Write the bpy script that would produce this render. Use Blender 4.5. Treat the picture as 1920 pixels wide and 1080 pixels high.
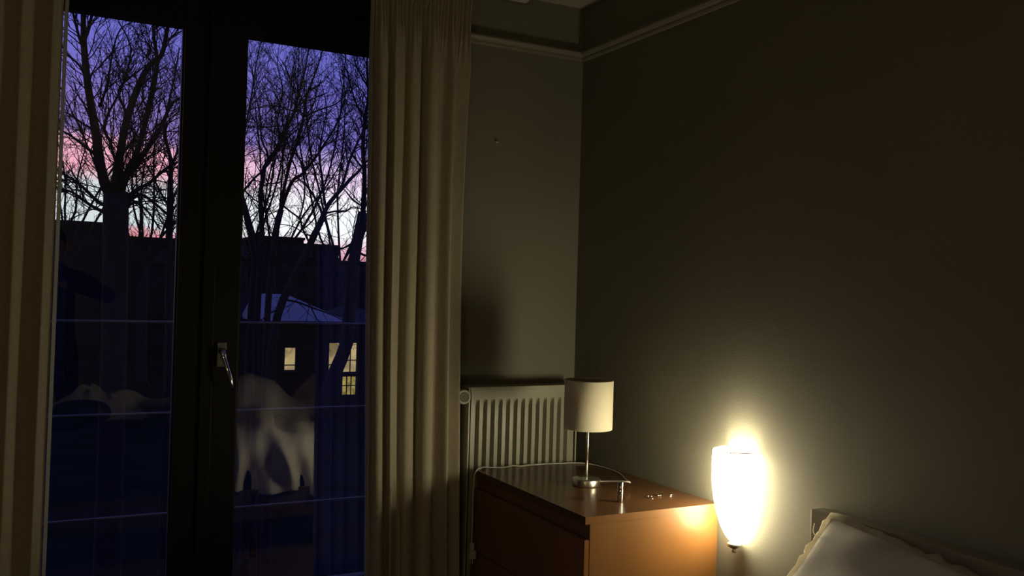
import bpy, bmesh, math, random
from mathutils import Vector, Matrix
random.seed(11)
S = bpy.context.scene
C = S.collection
for o in list(bpy.data.objects): bpy.data.objects.remove(o)
PI = math.pi
def lin(c):
    c = c/255.0
    return c/12.92 if c <= .04045 else ((c+.055)/1.055)**2.4
def RGB(r, g, b): return (lin(r), lin(g), lin(b), 1)

# ---------------------------------------------------------------- camera
EYE = 1.425
cam = bpy.data.objects.new('camera', bpy.data.cameras.new('camera')); C.objects.link(cam)
cam.data.sensor_width = 36; cam.data.lens = 36*1707/1920
cam.data.clip_start = .005; cam.data.clip_end = 500
yaw, pitch, roll = math.radians(27.756), math.radians(.312), math.radians(1.665)
fw = Vector((math.sin(yaw)*math.cos(pitch), math.cos(yaw)*math.cos(pitch), math.sin(pitch)))
rt = Vector((math.cos(yaw), -math.sin(yaw), 0)); up = rt.cross(fw)
r2 = math.cos(roll)*rt + math.sin(roll)*up
u2 = -math.sin(roll)*rt + math.cos(roll)*up
cam.matrix_world = Matrix(((r2.x, u2.x, -fw.x, 0), (r2.y, u2.y, -fw.y, 0), (r2.z, u2.z, -fw.z, EYE), (0, 0, 0, 1)))
S.camera = cam
S.view_settings.view_transform = 'Standard'; S.view_settings.look = 'None'
S.view_settings.gamma = 1; S.view_settings.use_curve_mapping = False
S.view_settings.exposure = 0
S.cycles.max_bounces = 8; S.cycles.diffuse_bounces = 5; S.cycles.transparent_max_bounces = 12
S.cycles.caustics_reflective = True; S.cycles.caustics_refractive = False
S.cycles.use_denoising = True
OPAL = 35.0            # radiance of the wall lamp's lit opal glass
BULB = 70.0            # radiance of the bulb seen through its open top
FILL_LAMP = 15.0       # radiance of the fill lamp added in the back corner of the room

# ---------------------------------------------------------------- world: dusk sky
wd = bpy.data.worlds.new('dusk'); S.world = wd; wd.use_nodes = True
nt = wd.node_tree; nt.nodes.clear()
def N(t, **k):
    n = nt.nodes.new(t)
    for a, v in k.items(): setattr(n, a, v)
    return n
def L(a, b): nt.links.new(a, b)
def M(op, a, b=None, c=None):
    n = N('ShaderNodeMath', operation=op)
    for i, v in enumerate((a, b, c)):
        if v is None: continue
        if isinstance(v, (int, float)): n.inputs[i].default_value = v
        else: L(v, n.inputs[i])
    return n.outputs[0]
tc = N('ShaderNodeTexCoord'); sx = N('ShaderNodeSeparateXYZ'); L(tc.outputs['Generated'], sx.inputs[0])
mp = N('ShaderNodeMapping'); mp.inputs['Scale'].default_value = (5, 5, 24); L(tc.outputs['Generated'], mp.inputs[0])
nz = N('ShaderNodeTexNoise'); nz.inputs['Scale'].default_value = 1.6; nz.inputs['Detail'].default_value = 5; L(mp.outputs[0], nz.inputs[0])
wob = M('MULTIPLY', M('SUBTRACT', nz.outputs[0], .5), .045)
el = M('ADD', sx.outputs[2], wob)
def ramp(stops, fac):
    r = N('ShaderNodeValToRGB'); e = r.color_ramp.elements
    while len(e) < len(stops): e.new(.5)
    for i, (p, c) in enumerate(stops): e[i].position = p; e[i].color = RGB(*c)
    L(fac, r.inputs[0]); return r.outputs[0]
elp = M('MULTIPLY_ADD', el, .5, .5)     # elevation -1..1 to 0..1
def st(l): return [(.5+.5*p, c) for p, c in l]
skyL = ramp(st([(-.02, (20, 22, 40)), (.03, (150, 90, 110)), (.045, (225, 125, 140)), (.054, (205, 215, 220)), (.098, (205, 210, 215)), (.108, (238, 165, 185)), (.134, (240, 175, 198)), (.149, (140, 118, 190)), (.21, (112, 104, 190)), (.29, (92, 100, 198)), (.6, (60, 70, 160)), (1, (45, 52, 125))]), elp)
skyR = ramp(st([(-.02, (20, 22, 40)), (.02, (190, 120, 135)), (.04, (235, 190, 205)), (.06, (245, 248, 252)), (.092, (250, 248, 255)), (.105, (240, 220, 244)), (.126, (228, 200, 238)), (.138, (120, 108, 190)), (.20, (104, 98, 186)), (.27, (96, 102, 196)), (.6, (60, 70, 160)), (1, (45, 52, 125))]), elp)
skyB = ramp(st([(-.02, (14, 15, 26)), (.02, (42, 46, 80)), (.12, (62, 62, 112)), (.3, (60, 66, 140)), (.6, (52, 62, 145)), (1, (45, 52, 125))]), elp)
az = M('DIVIDE', sx.outputs[0], M('MAXIMUM', sx.outputs[1], .02))
def smooth(v, a, b):
    n = N('ShaderNodeMapRange', interpolation_type='SMOOTHSTEP'); n.inputs[1].default_value = a; n.inputs[2].default_value = b
    L(v, n.inputs[0]); return n.outputs[0]
def mixc(f, a, b):
    n = N('ShaderNodeMix', data_type='RGBA'); L(f, n.inputs[0]); L(a, n.inputs[6]); L(b, n.inputs[7]); return n.outputs[2]
west = mixc(smooth(az, .15, .26), skyL, skyR)
sky = mixc(smooth(sx.outputs[1], .0, .75), skyB, west)
bg = N('ShaderNodeBackground'); L(sky, bg.inputs[0]); bg.inputs[1].default_value = 1.45
wo = N('ShaderNodeOutputWorld'); L(bg.outputs[0], wo.inputs[0])

# ---------------------------------------------------------------- helpers
def mat(name, col, rough=.7, metal=0, noise=None, grain=None, bump=None, spec=.5, coat=0):
    """col: linear rgb; noise=(scale, amount); grain=(direction scale xyz, amount); bump=(scale, strength)"""
    m = bpy.data.materials.new(name); m.use_nodes = True; t = m.node_tree; b = t.nodes['Principled BSDF']
    b.inputs['Base Color'].default_value = (*col[:3], 1); b.inputs['Roughness'].default_value = rough; b.inputs['Metallic'].default_value = metal
    b.inputs['Specular IOR Level'].default_value = spec; b.inputs['Coat Weight'].default_value = coat; b.inputs['Coat Roughness'].default_value = .10
    co = t.nodes.new('ShaderNodeTexCoord')
    def tex(scale, sc3=(1, 1, 1), det=4):
        mpn = t.nodes.new('ShaderNodeMapping'); mpn.inputs['Scale'].default_value = sc3; t.links.new(co.outputs['Object'], mpn.inputs[0])
        n = t.nodes.new('ShaderNodeTexNoise'); n.inputs['Scale'].default_value = scale; n.inputs['Detail'].default_value = det
        t.links.new(mpn.outputs[0], n.inputs[0]); return n.outputs[0]
    v = grain or noise
    if v:
        f = tex(1, v[0], 6) if grain else tex(v[0])
        r = t.nodes.new('ShaderNodeMapRange'); r.inputs[1].default_value = .3; r.inputs[2].default_value = .7
        r.inputs[3].default_value = 1-v[1]; r.inputs[4].default_value = 1+v[1]; t.links.new(f, r.inputs[0])
        x = t.nodes.new('ShaderNodeMix'); x.data_type = 'RGBA'; x.blend_type = 'MULTIPLY'; x.inputs[0].default_value = 1
        x.inputs[6].default_value = (*col[:3], 1); t.links.new(r.outputs[0], x.inputs[7]); t.links.new(x.outputs[2], b.inputs['Base Color'])
    if bump:
        bn = t.nodes.new('ShaderNodeBump'); bn.inputs['Strength'].default_value = bump[1]; bn.inputs['Distance'].default_value = .01
        t.links.new(tex(bump[0]), bn.inputs['Height']); t.links.new(bn.outputs[0], b.inputs['Normal'])
    return m
def emit(name, col, s, noise=None):
    m = bpy.data.materials.new(name); m.use_nodes = True; t = m.node_tree; t.nodes.clear()
    e = t.nodes.new('ShaderNodeEmission'); e.inputs[0].default_value = (*col[:3], 1); e.inputs[1].default_value = s
    if noise:
        co = t.nodes.new('ShaderNodeTexCoord'); n = t.nodes.new('ShaderNodeTexNoise'); n.inputs['Scale'].default_value = noise
        t.links.new(co.outputs['Object'], n.inputs[0])
        r = t.nodes.new('ShaderNodeMapRange'); r.inputs[1].default_value = .35; r.inputs[2].default_value = .65; r.inputs[3].default_value = s*.35; r.inputs[4].default_value = s
        t.links.new(n.outputs[0], r.inputs[0]); t.links.new(r.outputs[0], e.inputs[1])
    o = t.nodes.new('ShaderNodeOutputMaterial'); t.links.new(e.outputs[0], o.inputs[0]); return m
def glass_mat(name, r0):
    """thin window glass: transparent plus a mirror share that rises at grazing angles, the same from both sides"""
    m = bpy.data.materials.new(name); m.use_nodes = True; t = m.node_tree; t.nodes.clear()
    lw = t.nodes.new('ShaderNodeLayerWeight'); lw.inputs[0].default_value = .5
    p = t.nodes.new('ShaderNodeMath'); p.operation = 'POWER'; t.links.new(lw.outputs['Facing'], p.inputs[0]); p.inputs[1].default_value = 5
    q = t.nodes.new('ShaderNodeMath'); q.operation = 'MULTIPLY_ADD'; t.links.new(p.outputs[0], q.inputs[0]); q.inputs[1].default_value = .9; q.inputs[2].default_value = r0
    tr = t.nodes.new('ShaderNodeBsdfTransparent'); tr.inputs[0].default_value = (.97, .98, .97, 1)
    gl = t.nodes.new('ShaderNodeBsdfGlossy'); gl.inputs['Roughness'].default_value = 0
    x = t.nodes.new('ShaderNodeMixShader'); t.links.new(q.outputs[0], x.inputs[0]); t.links.new(tr.outputs[0], x.inputs[1]); t.links.new(gl.outputs[0], x.inputs[2])
    o = t.nodes.new('ShaderNodeOutputMaterial'); t.links.new(x.outputs[0], o.inputs[0]); return m

class MB:
    """collects shapes and links them as ONE mesh object"""
    def __init__(s): s.v = []; s.f = []; s.sm = []
    def add(s, vs, fs, smooth=False):
        k = len(s.v); s.v += [tuple(p) for p in vs]; s.f += [tuple(i+k for i in f) for f in fs]; s.sm += [smooth]*len(fs); return s
    def box(s, x0, x1, y0, y1, z0, z1):
        v = [(x, y, z) for x in (x0, x1) for y in (y0, y1) for z in (z0, z1)]
        return s.add(v, [(0, 1, 3, 2), (4, 6, 7, 5), (0, 4, 5, 1), (2, 3, 7, 6), (0, 2, 6, 4), (1, 5, 7, 3)])
    def bbox(s, x0, x1, y0, y1, z0, z1, b=.003):
        """box with bevelled edges"""
        bm = bmesh.new(); r = bmesh.ops.create_cube(bm, size=1)
        for v in bm.verts: v.co = Vector(((x0+x1)/2+v.co.x*(x1-x0), (y0+y1)/2+v.co.y*(y1-y0), (z0+z1)/2+v.co.z*(z1-z0)))
        bmesh.ops.bevel(bm, geom=bm.edges[:], offset=b, segments=2, affect='EDGES', profile=.7)
        bm.verts.index_update(); s.add([v.co for v in bm.verts], [[v.index for v in f.verts] for f in bm.faces]); bm.free(); return s
    def tube(s, pts, rad, n=8, caps=True, smooth=True):
        pts = [Vector(p) for p in pts]; rad = rad if isinstance(rad, (list, tuple)) else [rad]*len(pts)
        d = (pts[1]-pts[0]).normalized(); a = d.orthogonal().normalized(); vs = []; fs = []
        for i, p in enumerate(pts):
            t = (pts[min(i+1, len(pts)-1)]-pts[max(i-1, 0)]).normalized()
            a = (a - t*a.dot(t))
            a = a.normalized() if a.length > 1e-6 else t.orthogonal().normalized()
            b = t.cross(a)
            for k in range(n):
                w = 2*PI*k/n; vs.append(p + (a*math.cos(w)+b*math.sin(w))*rad[i])
        for i in range(len(pts)-1):
            for k in range(n): fs.append((i*n+k, i*n+(k+1) % n, (i+1)*n+(k+1) % n, (i+1)*n+k))
        if caps: fs += [tuple(range(n))[::-1], tuple(range((len(pts)-1)*n, len(pts)*n))]
        return s.add(vs, fs, smooth)
    def lathe(s, prof, c=(0, 0, 0), n=32, axis=None, close=False, smooth=True):
        """prof: (radius, height) pairs turned about an axis through c"""
        q = Vector((0, 0, 1)).rotation_difference(Vector(axis)) if axis else None
        vs = []; fs = []
        for r, h in prof:
            for k in range(n):
                p = Vector((r*math.cos(2*PI*k/n), r*math.sin(2*PI*k/n), h))
                if q: p = q @ p
                vs.append(p+Vector(c))
        m = len(prof)
        for i in range(m-1 if not close else m):
            j = (i+1) % m
            for k in range(n): fs.append((i*n+k, i*n+(k+1) % n, j*n+(k+1) % n, j*n+k))
        if not close:
            if prof[0][0] > 1e-5: fs.append(tuple(range(n))[::-1])
            if prof[-1][0] > 1e-5: fs.append(tuple(range((m-1)*n, m*n)))
        return s.add(vs, fs, smooth)
    def grid(s, nu, nv, fn, smooth=True, thick=None):
        vs = [fn(i/(nu-1), j/(nv-1)) for j in range(nv) for i in range(nu)]
        return s.add(vs, [(j*nu+i, j*nu+i+1, (j+1)*nu+i+1, (j+1)*nu+i) for j in range(nv-1) for i in range(nu-1)], smooth)
    def prism(s, poly, y0, y1):
        """extrude a polygon in XZ along Y"""
        n = len(poly); vs = [(x, y0, z) for x, z in poly]+[(x, y1, z) for x, z in poly]
        return s.add(vs, [tuple(range(n)), tuple(range(n, 2*n))[::-1]]+[(i, (i+1) % n+0, (i+1) % n+n, i+n)[::-1] for i in range(n)])
    def build(s, name, m, parent=None, local=None):
        me = bpy.data.meshes.new(name)
        vs = s.v
        if local is not None: vs = [tuple(Vector(p)-Vector(local)) for p in vs]
        me.from_pydata(vs, [], s.f); me.update()
        me.polygons.foreach_set('use_smooth', s.sm)
        if m: me.materials.append(m)
        bm = bmesh.new(); bm.from_mesh(me); bmesh.ops.recalc_face_normals(bm, faces=bm.faces) if len(bm.faces) < 60000 else None; bm.to_mesh(me); bm.free()
        o = bpy.data.objects.new(name, me); C.objects.link(o)
        if parent: o.parent = parent
        return o
def tag(o, label=None, cat=None, group=None, kind=None):
    if label: o['label'] = label
    if cat: o['category'] = cat
    if group: o['group'] = group
    if kind: o['kind'] = kind
    return o
def thing(name, label, cat, loc=(0, 0, 0), group=None):
    o = bpy.data.objects.new(name, None); C.objects.link(o); o.location = loc; o.empty_display_size = .1
    return tag(o, label, cat, group)
class Under:
    """builds parts of a thing whose shapes are given in world coordinates"""
    def __init__(s, root): s.r = root; s.off = root.location.copy()
    def __call__(s, name, mb, m, parent=None, label=None, kind=None):
        o = mb.build(name, m, parent or s.r, s.off); tag(o, label, kind=kind); return o
def struct(name, mb, m, parent=None, label=None):
    o = mb.build(name, m, parent)
    if not parent: o['kind'] = 'structure'
    if label: o['label'] = label
    return o

# ---------------------------------------------------------------- materials
PAINT = mat('olive_wall_paint', (.215, .205, .16), .75, noise=(2.2, .05), bump=(160, .06), spec=.3)
CEIL = mat('ceiling_paint', (.45, .43, .36), .9)
TRIMP = mat('trim_paint', (.25, .24, .19), .45)
FLOORM = mat('floor_wood', (.10, .055, .03), .45, grain=((1.5, 18, 1), .3))
FRAME = mat('dark_frame_paint', (.008, .008, .006), .5, spec=.25)
GASKET = mat('rubber_gasket', (.012, .012, .012), .6)
GLASS = glass_mat('window_glass', .115)
STEEL = mat('brushed_steel', (.70, .68, .62), .30, 1)
CHROME = mat('chrome', (.8, .78, .74), .09, 1)
RAILM = mat('galvanised_rail', (.36, .345, .31), .5, .2)
WOOD = mat('orange_birch_veneer', (.225, .098, .026), .38, grain=((3.2, 3.2, .35), .13), spec=.4, coat=.12)
WOODTOP = mat('brown_chest_top', (.10, .044, .016), .33, grain=((2.2, .35, 3), .16), coat=.2, spec=.3)
WOODIN = mat('chest_inside', (.10, .045, .016), .6)
CURT = mat('cream_curtain', (.42, .375, .285), .85, noise=(60, .06), bump=(380, .15), spec=.15)
LINING = mat('grey_lining', (.40, .40, .40), .85, spec=.1)
RADP = mat('radiator_enamel', (.37, .36, .28), .4)
PLASTIC = mat('white_plastic', (.62, .60, .55), .4)
GREYPL = mat('grey_plastic', (.16, .155, .14), .45)
SHADE = mat('shade_fabric', (.84, .79, .62), .85, bump=(260, .12), spec=.15)
SHADEIN = mat('shade_liner', (.55, .50, .40), .7)
CORD = mat('pale_cord', (.55, .53, .48), .4)
LINEN = mat('white_linen', (.80, .77, .70), .85, noise=(14, .04), bump=(220, .12), spec=.15)
PIPING = mat('cotton_piping', (.80, .77, .68), .9, bump=(160, .5), spec=.1)
def translucent(m, col, f):
    t = m.node_tree; p = t.nodes['Principled BSDF']; a = t.nodes.new('ShaderNodeBsdfTranslucent'); a.inputs[0].default_value = (*col, 1)
    x = t.nodes.new('ShaderNodeMixShader'); x.inputs[0].default_value = f; o = [n for n in t.nodes if n.type == 'OUTPUT_MATERIAL'][0]
    t.links.new(p.outputs[0], x.inputs[1]); t.links.new(a.outputs[0], x.inputs[2]); t.links.new(x.outputs[0], o.inputs[0])
translucent(PIPING, (.85, .80, .68), .6); translucent(SHADE, (.85, .78, .60), .22); translucent(SHADEIN, (.85, .78, .60), .5)
NAVY = mat('navy_cotton', (.018, .026, .07), .85, noise=(12, .15), spec=.15)
BROWN = mat('dark_bed_wood', (.09, .05, .028), .5, grain=((1, 8, 8), .2))
HEADB = mat('beige_headboard', (.25, .225, .165), .6, grain=((6, 1, 6), .06))
BAG = mat('black_bag_leather', (.008, .008, .008), .5, bump=(70, .3))
KNIT = mat('cream_knit', (.78, .72, .60), .95, bump=(140, .6), spec=.1)
WARM = (1, .87, .56)
BULBM = emit('lit_bulb', WARM, BULB)
FILLSH = emit('fill_lamp_glow', (1, .72, .38), FILL_LAMP)
OPALM = emit('lit_opal_glass', WARM, OPAL)
ENAMEL = mat('white_enamel', (.75, .73, .68), .4)

# ---------------------------------------------------------------- room shell
RX, WY, EX = 1.936, 3.12, 3.45          # right wall, window wall (room face), its outside face
LX, BY, CZ = -2.1, -2.1, 2.575
OX0, OX1, OZ = -.25, 1.335, 2.52        # the opening of the glazed doors
struct('floor', MB().box(LX-.1, RX+.1, BY-.1, EX, -.1, 0), FLOORM)
struct('ceiling', MB().box(LX-.1, RX+.1, BY-.1, EX, CZ, CZ+.1), CEIL)
struct('wall_right', MB().box(RX, RX+.12, BY-.1, EX, 0, CZ), PAINT)
struct('wall_left', MB().box(LX-.12, LX, BY-.1, EX, 0, CZ), PAINT)
struct('wall_back', MB().box(LX, RX, BY-.12, BY, 0, CZ), PAINT)
w = MB(); w.box(LX, OX0, WY, EX, 0, CZ); w.box(OX1, RX, WY, EX, 0, CZ); w.box(OX0, OX1, WY, EX, OZ, CZ)
struct('wall_window', w, PAINT)
# picture rail: a moulded profile (out from the wall, height)
PR = [(0, 2.362), (.010, 2.362), (.013, 2.369), (.013, 2.376), (.020, 2.381), (.026, 2.388), (.026, 2.393), (.018, 2.397), (.016, 2.402), (0, 2.402)]
def rail(name, pts_fn, a, b):
    n = len(PR); vs = [pts_fn(d, z, a) for d, z in PR]+[pts_fn(d, z, b) for d, z in PR]
    struct(name, MB().add(vs, [tuple(range(n)), tuple(range(n, 2*n))[::-1]]+[(i, i+n, (i+1) % n+n, (i+1) % n) for i in range(n)]), TRIMP)
rail('trim_1', lambda d, z, x: (x, WY-d, z), OX1+.02, RX)
rail('trim_2', lambda d, z, y: (RX-d, y, z), BY, WY-.0001)

# ---------------------------------------------------------------- glazed doors
G = 3.33
fr = MB(); Z0, Z1 = 0, OZ
fr.bbox(OX0, OX0+.055, G-.05, G+.05, 0, Z1); fr.bbox(OX1-.055, OX1, G-.05, G+.05, 0, Z1)
fr.bbox(OX0+.055, OX1-.055, G-.05, G+.05, 2.43, Z1); fr.bbox(OX0+.055, OX1-.055, G-.05, G+.05, 0, .05)
struct('trim_3', fr, FRAME)
def leaf(name, x0, x1, g0, g1):
    """one door leaf: stiles and rails round a sealed pane"""
    root = bpy.data.objects.new(name, None); C.objects.link(root); root['kind'] = 'structure'; root.location = (x0, G, .05)
    P = Under(root); a, b, gz0, gz1 = G-.045, G+.035, .335, 2.312
    P('stile', MB().bbox(x0, g0, a, b, .053, 2.427), FRAME); P('stile', MB().bbox(g1, x1, a, b, .053, 2.427), FRAME)
    P('bottom_rail', MB().bbox(g0, g1, a, b, .053, gz0), FRAME); P('top_rail', MB().bbox(g0, g1, a, b, gz1, 2.427), FRAME)
    k = MB(); t = .006
    k.box(g0, g0+t, G-.03, G-.004, gz0, gz1); k.box(g1-t, g1, G-.03, G-.004, gz0, gz1); k.box(g0+t, g1-t, G-.03, G-.004, gz0, gz0+t); k.box(g0+t, g1-t, G-.03, G-.004, gz1-t, gz1)
    P('gasket', k, GASKET)
    P('glass', MB().box(g0, g1, G-.003, G+.003, gz0, gz1), GLASS)
    return root, P
leaf('door_1', OX0+.058, .540, OX0+.17, .438)
d2, P2 = leaf('door_2', .543, OX1-.058, .646, OX1-.17)
# overlapping strip where the leaves meet, then the lever handle of the right leaf
P2('astragal', MB().bbox(.520, .560, G-.056, G-.0455, .06, 2.42, .003), FRAME)
hx, hz = .590, 1.193
P2('handle_plate', MB().bbox(hx-.016, hx+.016, G-.054, G-.0455, hz-.055, hz+.03, .003), GREYPL)
h = MB(); h.tube([(hx, G-.05, hz), (hx, G-.085, hz)], .011, 12)
pts = []
for i in range(9):
    t = i/8; pts.append((hx-.002+.036*t, G-.085-.016*math.sin(t*PI*.8), hz-.012-.122*t))
h.tube([(hx-.004, G-.088, hz+.006)]+pts, [.009, .0085, .0078, .0072, .007, .007, .007, .0068, .006, .004], 10)
P2('door_handle', h, CHROME, label='chrome lever handle')

# ---------------------------------------------------------------- balcony railing outside the glass
YB = 3.55
br = thing('balcony_railing', 'thin grey horizontal rods of a balcony railing outside the glazed doors', 'railing', (.54, YB, .1))
P = Under(br)
for x in (-.34, 1.43):
    P('post', MB().bbox(x-.02, x+.02, EX, YB+.02, .05, 1.32, .003), RAILM)
for z in (1.282, .948, .578, .22):
    P('rail_rod', MB().tube([(-.34, YB, z), (1.43, YB, z)], (.0042), 8), RAILM)

# ---------------------------------------------------------------- curtains
def curtain_surface(xt0, xt1, xb0, xb1, y, amp, folds, seed, z0=.03, z1=2.475, out=1, nu=240, nv=70):
    rnd = random.Random(seed)
    # fold layout: irregular widths, with tight pencil pleats at the head
    ed = [0]
    for i in range(folds): ed.append(ed[-1]+rnd.uniform(.6, 1.45))
    ed = [e/ed[-1] for e in ed]; am = [rnd.uniform(.55, 1.15) for _ in range(folds+1)]; sk = [rnd.uniform(-.25, .25) for _ in range(folds+1)]
    ph = [rnd.uniform(0, 6.28) for _ in range(4)]
    def fold(u):
        for i in range(folds):
            if u <= ed[i+1] or i == folds-1:
                t = (u-ed[i])/(ed[i+1]-ed[i]); t = min(1, max(0, t))
                t = t**(1+sk[i]) if sk[i] > 0 else 1-(1-t)**(1-sk[i])
                return am[i]*(.5-.5*math.cos(2*PI*t)) if True else 0
    def fn(u, v):
        z = z0+(z1-z0)*v
        head = max(0, min(1, (v-.90)/.06)); body = 1-head
        uu = u+.012*math.sin(3.1*v*PI*.5+ph[0])*math.sin(PI*u)+.010*math.sin(5*v+ph[1]+7*u)*math.sin(PI*u)*body
        x = (xb0+(xb1-xb0)*uu)*(1-v)+(xt0+(xt1-xt0)*uu)*v
        f = fold(min(1, max(0, uu)))
        depth = amp*(.72+.28*(1-v))*f*(1-.55*head)
        depth += amp*.07*math.sin(uu*folds*2.2*PI+ph[2]+1.5*v)*body*(.4+.6*v)
        depth += .006*math.sin(uu*folds*4.5*2*PI)*head
        depth += .006*math.sin(9*v+ph[3]+5*u)
        x += amp*.35*math.cos(uu*folds*2*PI+ph[1])*.5*body
        o_ = u if out > 0 else 1-u; k_ = max(0, (o_-.93)/.07); k_ = k_*k_*(3-2*k_)
        depth = depth*(1-k_)-.098*k_          # the outer edge returns to the wall
        if out > 0: x -= .030*u*math.sin(PI*v)
        return (x, y-depth, z)
    return fn, nu, nv
def make_curtain(label, args, lin_side, loc):
    root = thing('curtain', label, 'curtain', loc, 'cream curtains at the glazed doors'); P = Under(root)
    fn, nu, nv = curtain_surface(*args, out=-lin_side)
    P('fabric', MB().grid(nu, nv, fn), CURT)
    P('lining', MB().grid(90, 40, lambda u, v: (lambda p: (p[0], p[1]+.012+.012*abs(2*u-1), p[2]+.02*(1-v)))(fn(.004+u*.992, v*.985))), LINING, label='pale grey lining at the back')
    # hem of the leading edge: the lining folded round to the front
    e0, e1 = ((.985, 1.0) if lin_side > 0 else (0, .015))
    P('edge_hem', MB().grid(4, 60, lambda u, v: (lambda p: (p[0]+lin_side*(.003+.012*math.sin(PI*u)), p[1]-.004+u*.022, p[2]))(fn(1 if lin_side > 0 else 0, v))), LINING, label='pale grey edge')
    P('heading_tape', MB().grid(120, 4, lambda u, v: (lambda p: (p[0], p[1]+.005, p[2]))(fn(u, .965+.034*v))), LINING)
    for i in range(7):
        p = fn((i+.5)/7, .985)
        P('hook', MB().tube([(p[0], p[1]+.012, p[2]-.02), (p[0], 2.984, p[2]+.01), (p[0], 2.984, 2.515)], .0018, 6), STEEL)
    return root
make_curtain('cream pleated curtain between the glass and the radiator', (1.014, 1.402, 1.066, 1.418, 3.005, .050, 6, 31), -1, (1.2, 2.98, .03))
make_curtain('cream curtain beside the thick forked tree, cut off by the edge of the photo', (-.46, .066, -.46, .046, 3.005, .040, 6, 23), 1, (-.2, 2.98, .03))
tr = thing('curtain_track', 'white curtain track running along the ceiling above both curtains', 'curtain track', (.5, 2.985, 2.5)); P = Under(tr)
P('track', MB().bbox(-.75, 1.6, 2.972, 2.998, 2.508, 2.53, .003), PLASTIC)
for x in (-.6, .5, 1.5): P('bracket', MB().box(x-.012, x+.012, 2.976, 2.994, 2.53, CZ), PLASTIC)

# ---------------------------------------------------------------- wall sconce (the lit lamp)
SY = 2.128
sc = thing('wall_lamp', 'lit half-round opal glass wall lamp glowing white beside the chest', 'wall lamp', (RX, SY, .68)); P = Under(sc)
# half-round opal glass: open flat side towards the wall, open top, bowl at the bottom
hprof = [(.010, .682), (.022, .689), (.034, .706), (.046, .735), (.057, .775), (.065, .82), (.070, .87), (.071, .92), (.070, .968)]
FL = 1.42
def half(rp):
    n = 28; c_ = RX-.006
    vs = [(c_-r*FL*math.sin(PI*k/n), SY+r*math.cos(PI*k/n), z) for r, z in rp for k in range(n+1)]
    return vs, [(i*(n+1)+k, i*(n+1)+k+1, (i+1)*(n+1)+k+1, (i+1)*(n+1)+k) for i in range(len(rp)-1) for k in range(n)]
m_ = MB(); v_, f_ = half(hprof); m_.add(v_, f_, True)
P('glass_shade', m_, OPALM, label='lit opal glass shade')
r_, z_ = hprof[-1]
P('shade_rim', MB().tube([(RX-.006-r_*FL*math.sin(PI*k/28), SY+r_*math.cos(PI*k/28), z_) for k in range(29)], .0014, 8), ENAMEL)
P('wall_plate', MB().bbox(RX-.0055, RX-.0001, SY-.042, SY+.042, .770, .950, .001), ENAMEL)
BZ, BXX = .83, RX-.050
P('bulb', MB().lathe([(.0, -.042), (.012, -.040), (.024, -.022), (.027, 0), (.024, .020), (.014, .033), (0, .038)], (BXX, SY, BZ), 24), BULBM, label='lit bulb')
P('bulb_holder', MB().tube([(RX-.003, SY, BZ-.058), (BXX, SY, BZ-.058), (BXX, SY, BZ-.040)], .011, 14), ENAMEL)
P('bottom_cap', MB().lathe([(.0, .655), (.007, .657), (.009, .663), (.005, .667), (.013, .671), (.020, .676), (.022, .684), (.014, .686)], (RX-.028, SY, 0), 24), STEEL, label='steel cap under the glass')

# unseen lamp added in the back corner to warm the left curtain and reflections
fl_ = thing('added_fill_lamp', 'added fill lamp on a pole, out of view in the back corner behind the bed', 'floor lamp', (-1.30, -1.05, 0)); P = Under(fl_)
P('lamp_shade', MB().lathe([(.15, 1.36), (.11, 1.60), (.108, 1.60), (.148, 1.36)], (-1.30, -1.05, 0), 32, close=True), FILLSH)
P('pole', MB().tube([(-1.30, -1.05, .02), (-1.30, -1.05, 1.40)], .011, 10), STEEL)
P('base', MB().lathe([(.13, 0), (.13, .015), (.02, .03), (0, .03)], (-1.30, -1.05, 0), 32), STEEL)

# ---------------------------------------------------------------- chest of drawers
X0, X1, Y0, Y1, ZT = 1.456, 1.934, 2.235, 2.99, .78
ch = thing('chest_of_drawers', 'orange-brown wooden chest of drawers with overlapping drawer fronts under the table lamp', 'chest of drawers', (1.69, 2.61, 0)); P = Under(ch)
P('top_panel', MB().bbox(X0-.017, X1, Y0, Y1, ZT-.022, ZT, .0012), WOODTOP)
P('side_panel', MB().bbox(X0, X1, Y0, Y0+.02, 0, ZT-.0221, .001), WOOD); P('side_panel', MB().bbox(X0, X1, Y1-.02, Y1, 0, ZT-.0221, .001), WOOD)
P('edge_strip', MB().bbox(X0-.0172, X1, Y0-.0012, Y0, ZT-.0222, ZT-.0006, .0004), WOOD)
P('back_panel', MB().box(X1-.006, X1-.001, Y0+.021, Y1-.021, .03, ZT-.023), WOODIN)
P('fascia', MB().box(X0+.010, X0+.024, Y0+.021, Y1-.021, ZT-.09, ZT-.0225), WOOD)
P('plinth', MB().box(X0+.02, X0+.036, Y0+.021, Y1-.021, 0, .06), WOODIN)
zs = [(.070, .275), (.2785, .4905), (.494, .712)]
for i, (za, zb) in enumerate(zs):
    dr = P('drawer', MB().bbox(X0-.0175, X0-.0015, Y0+.0005, Y1-.0005, za, zb, .0012), WOOD)
    b = MB(); b.box(X0, X1-.03, Y0+.024, Y0+.036, za+.01, zb-.04); b.box(X0, X1-.03, Y1-.036, Y1-.024, za+.01, zb-.04); b.box(X0, X1-.03, Y0+.036, Y1-.036, za+.01, za+.016); b.box(X1-.042, X1-.03, Y0+.036, Y1-.036, za+.016, zb-.04); b.box(X0, X0+.012, Y0+.036, Y1-.036, za+.016, zb-.004)
    P('drawer_box', b, WOODIN, dr)

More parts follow.
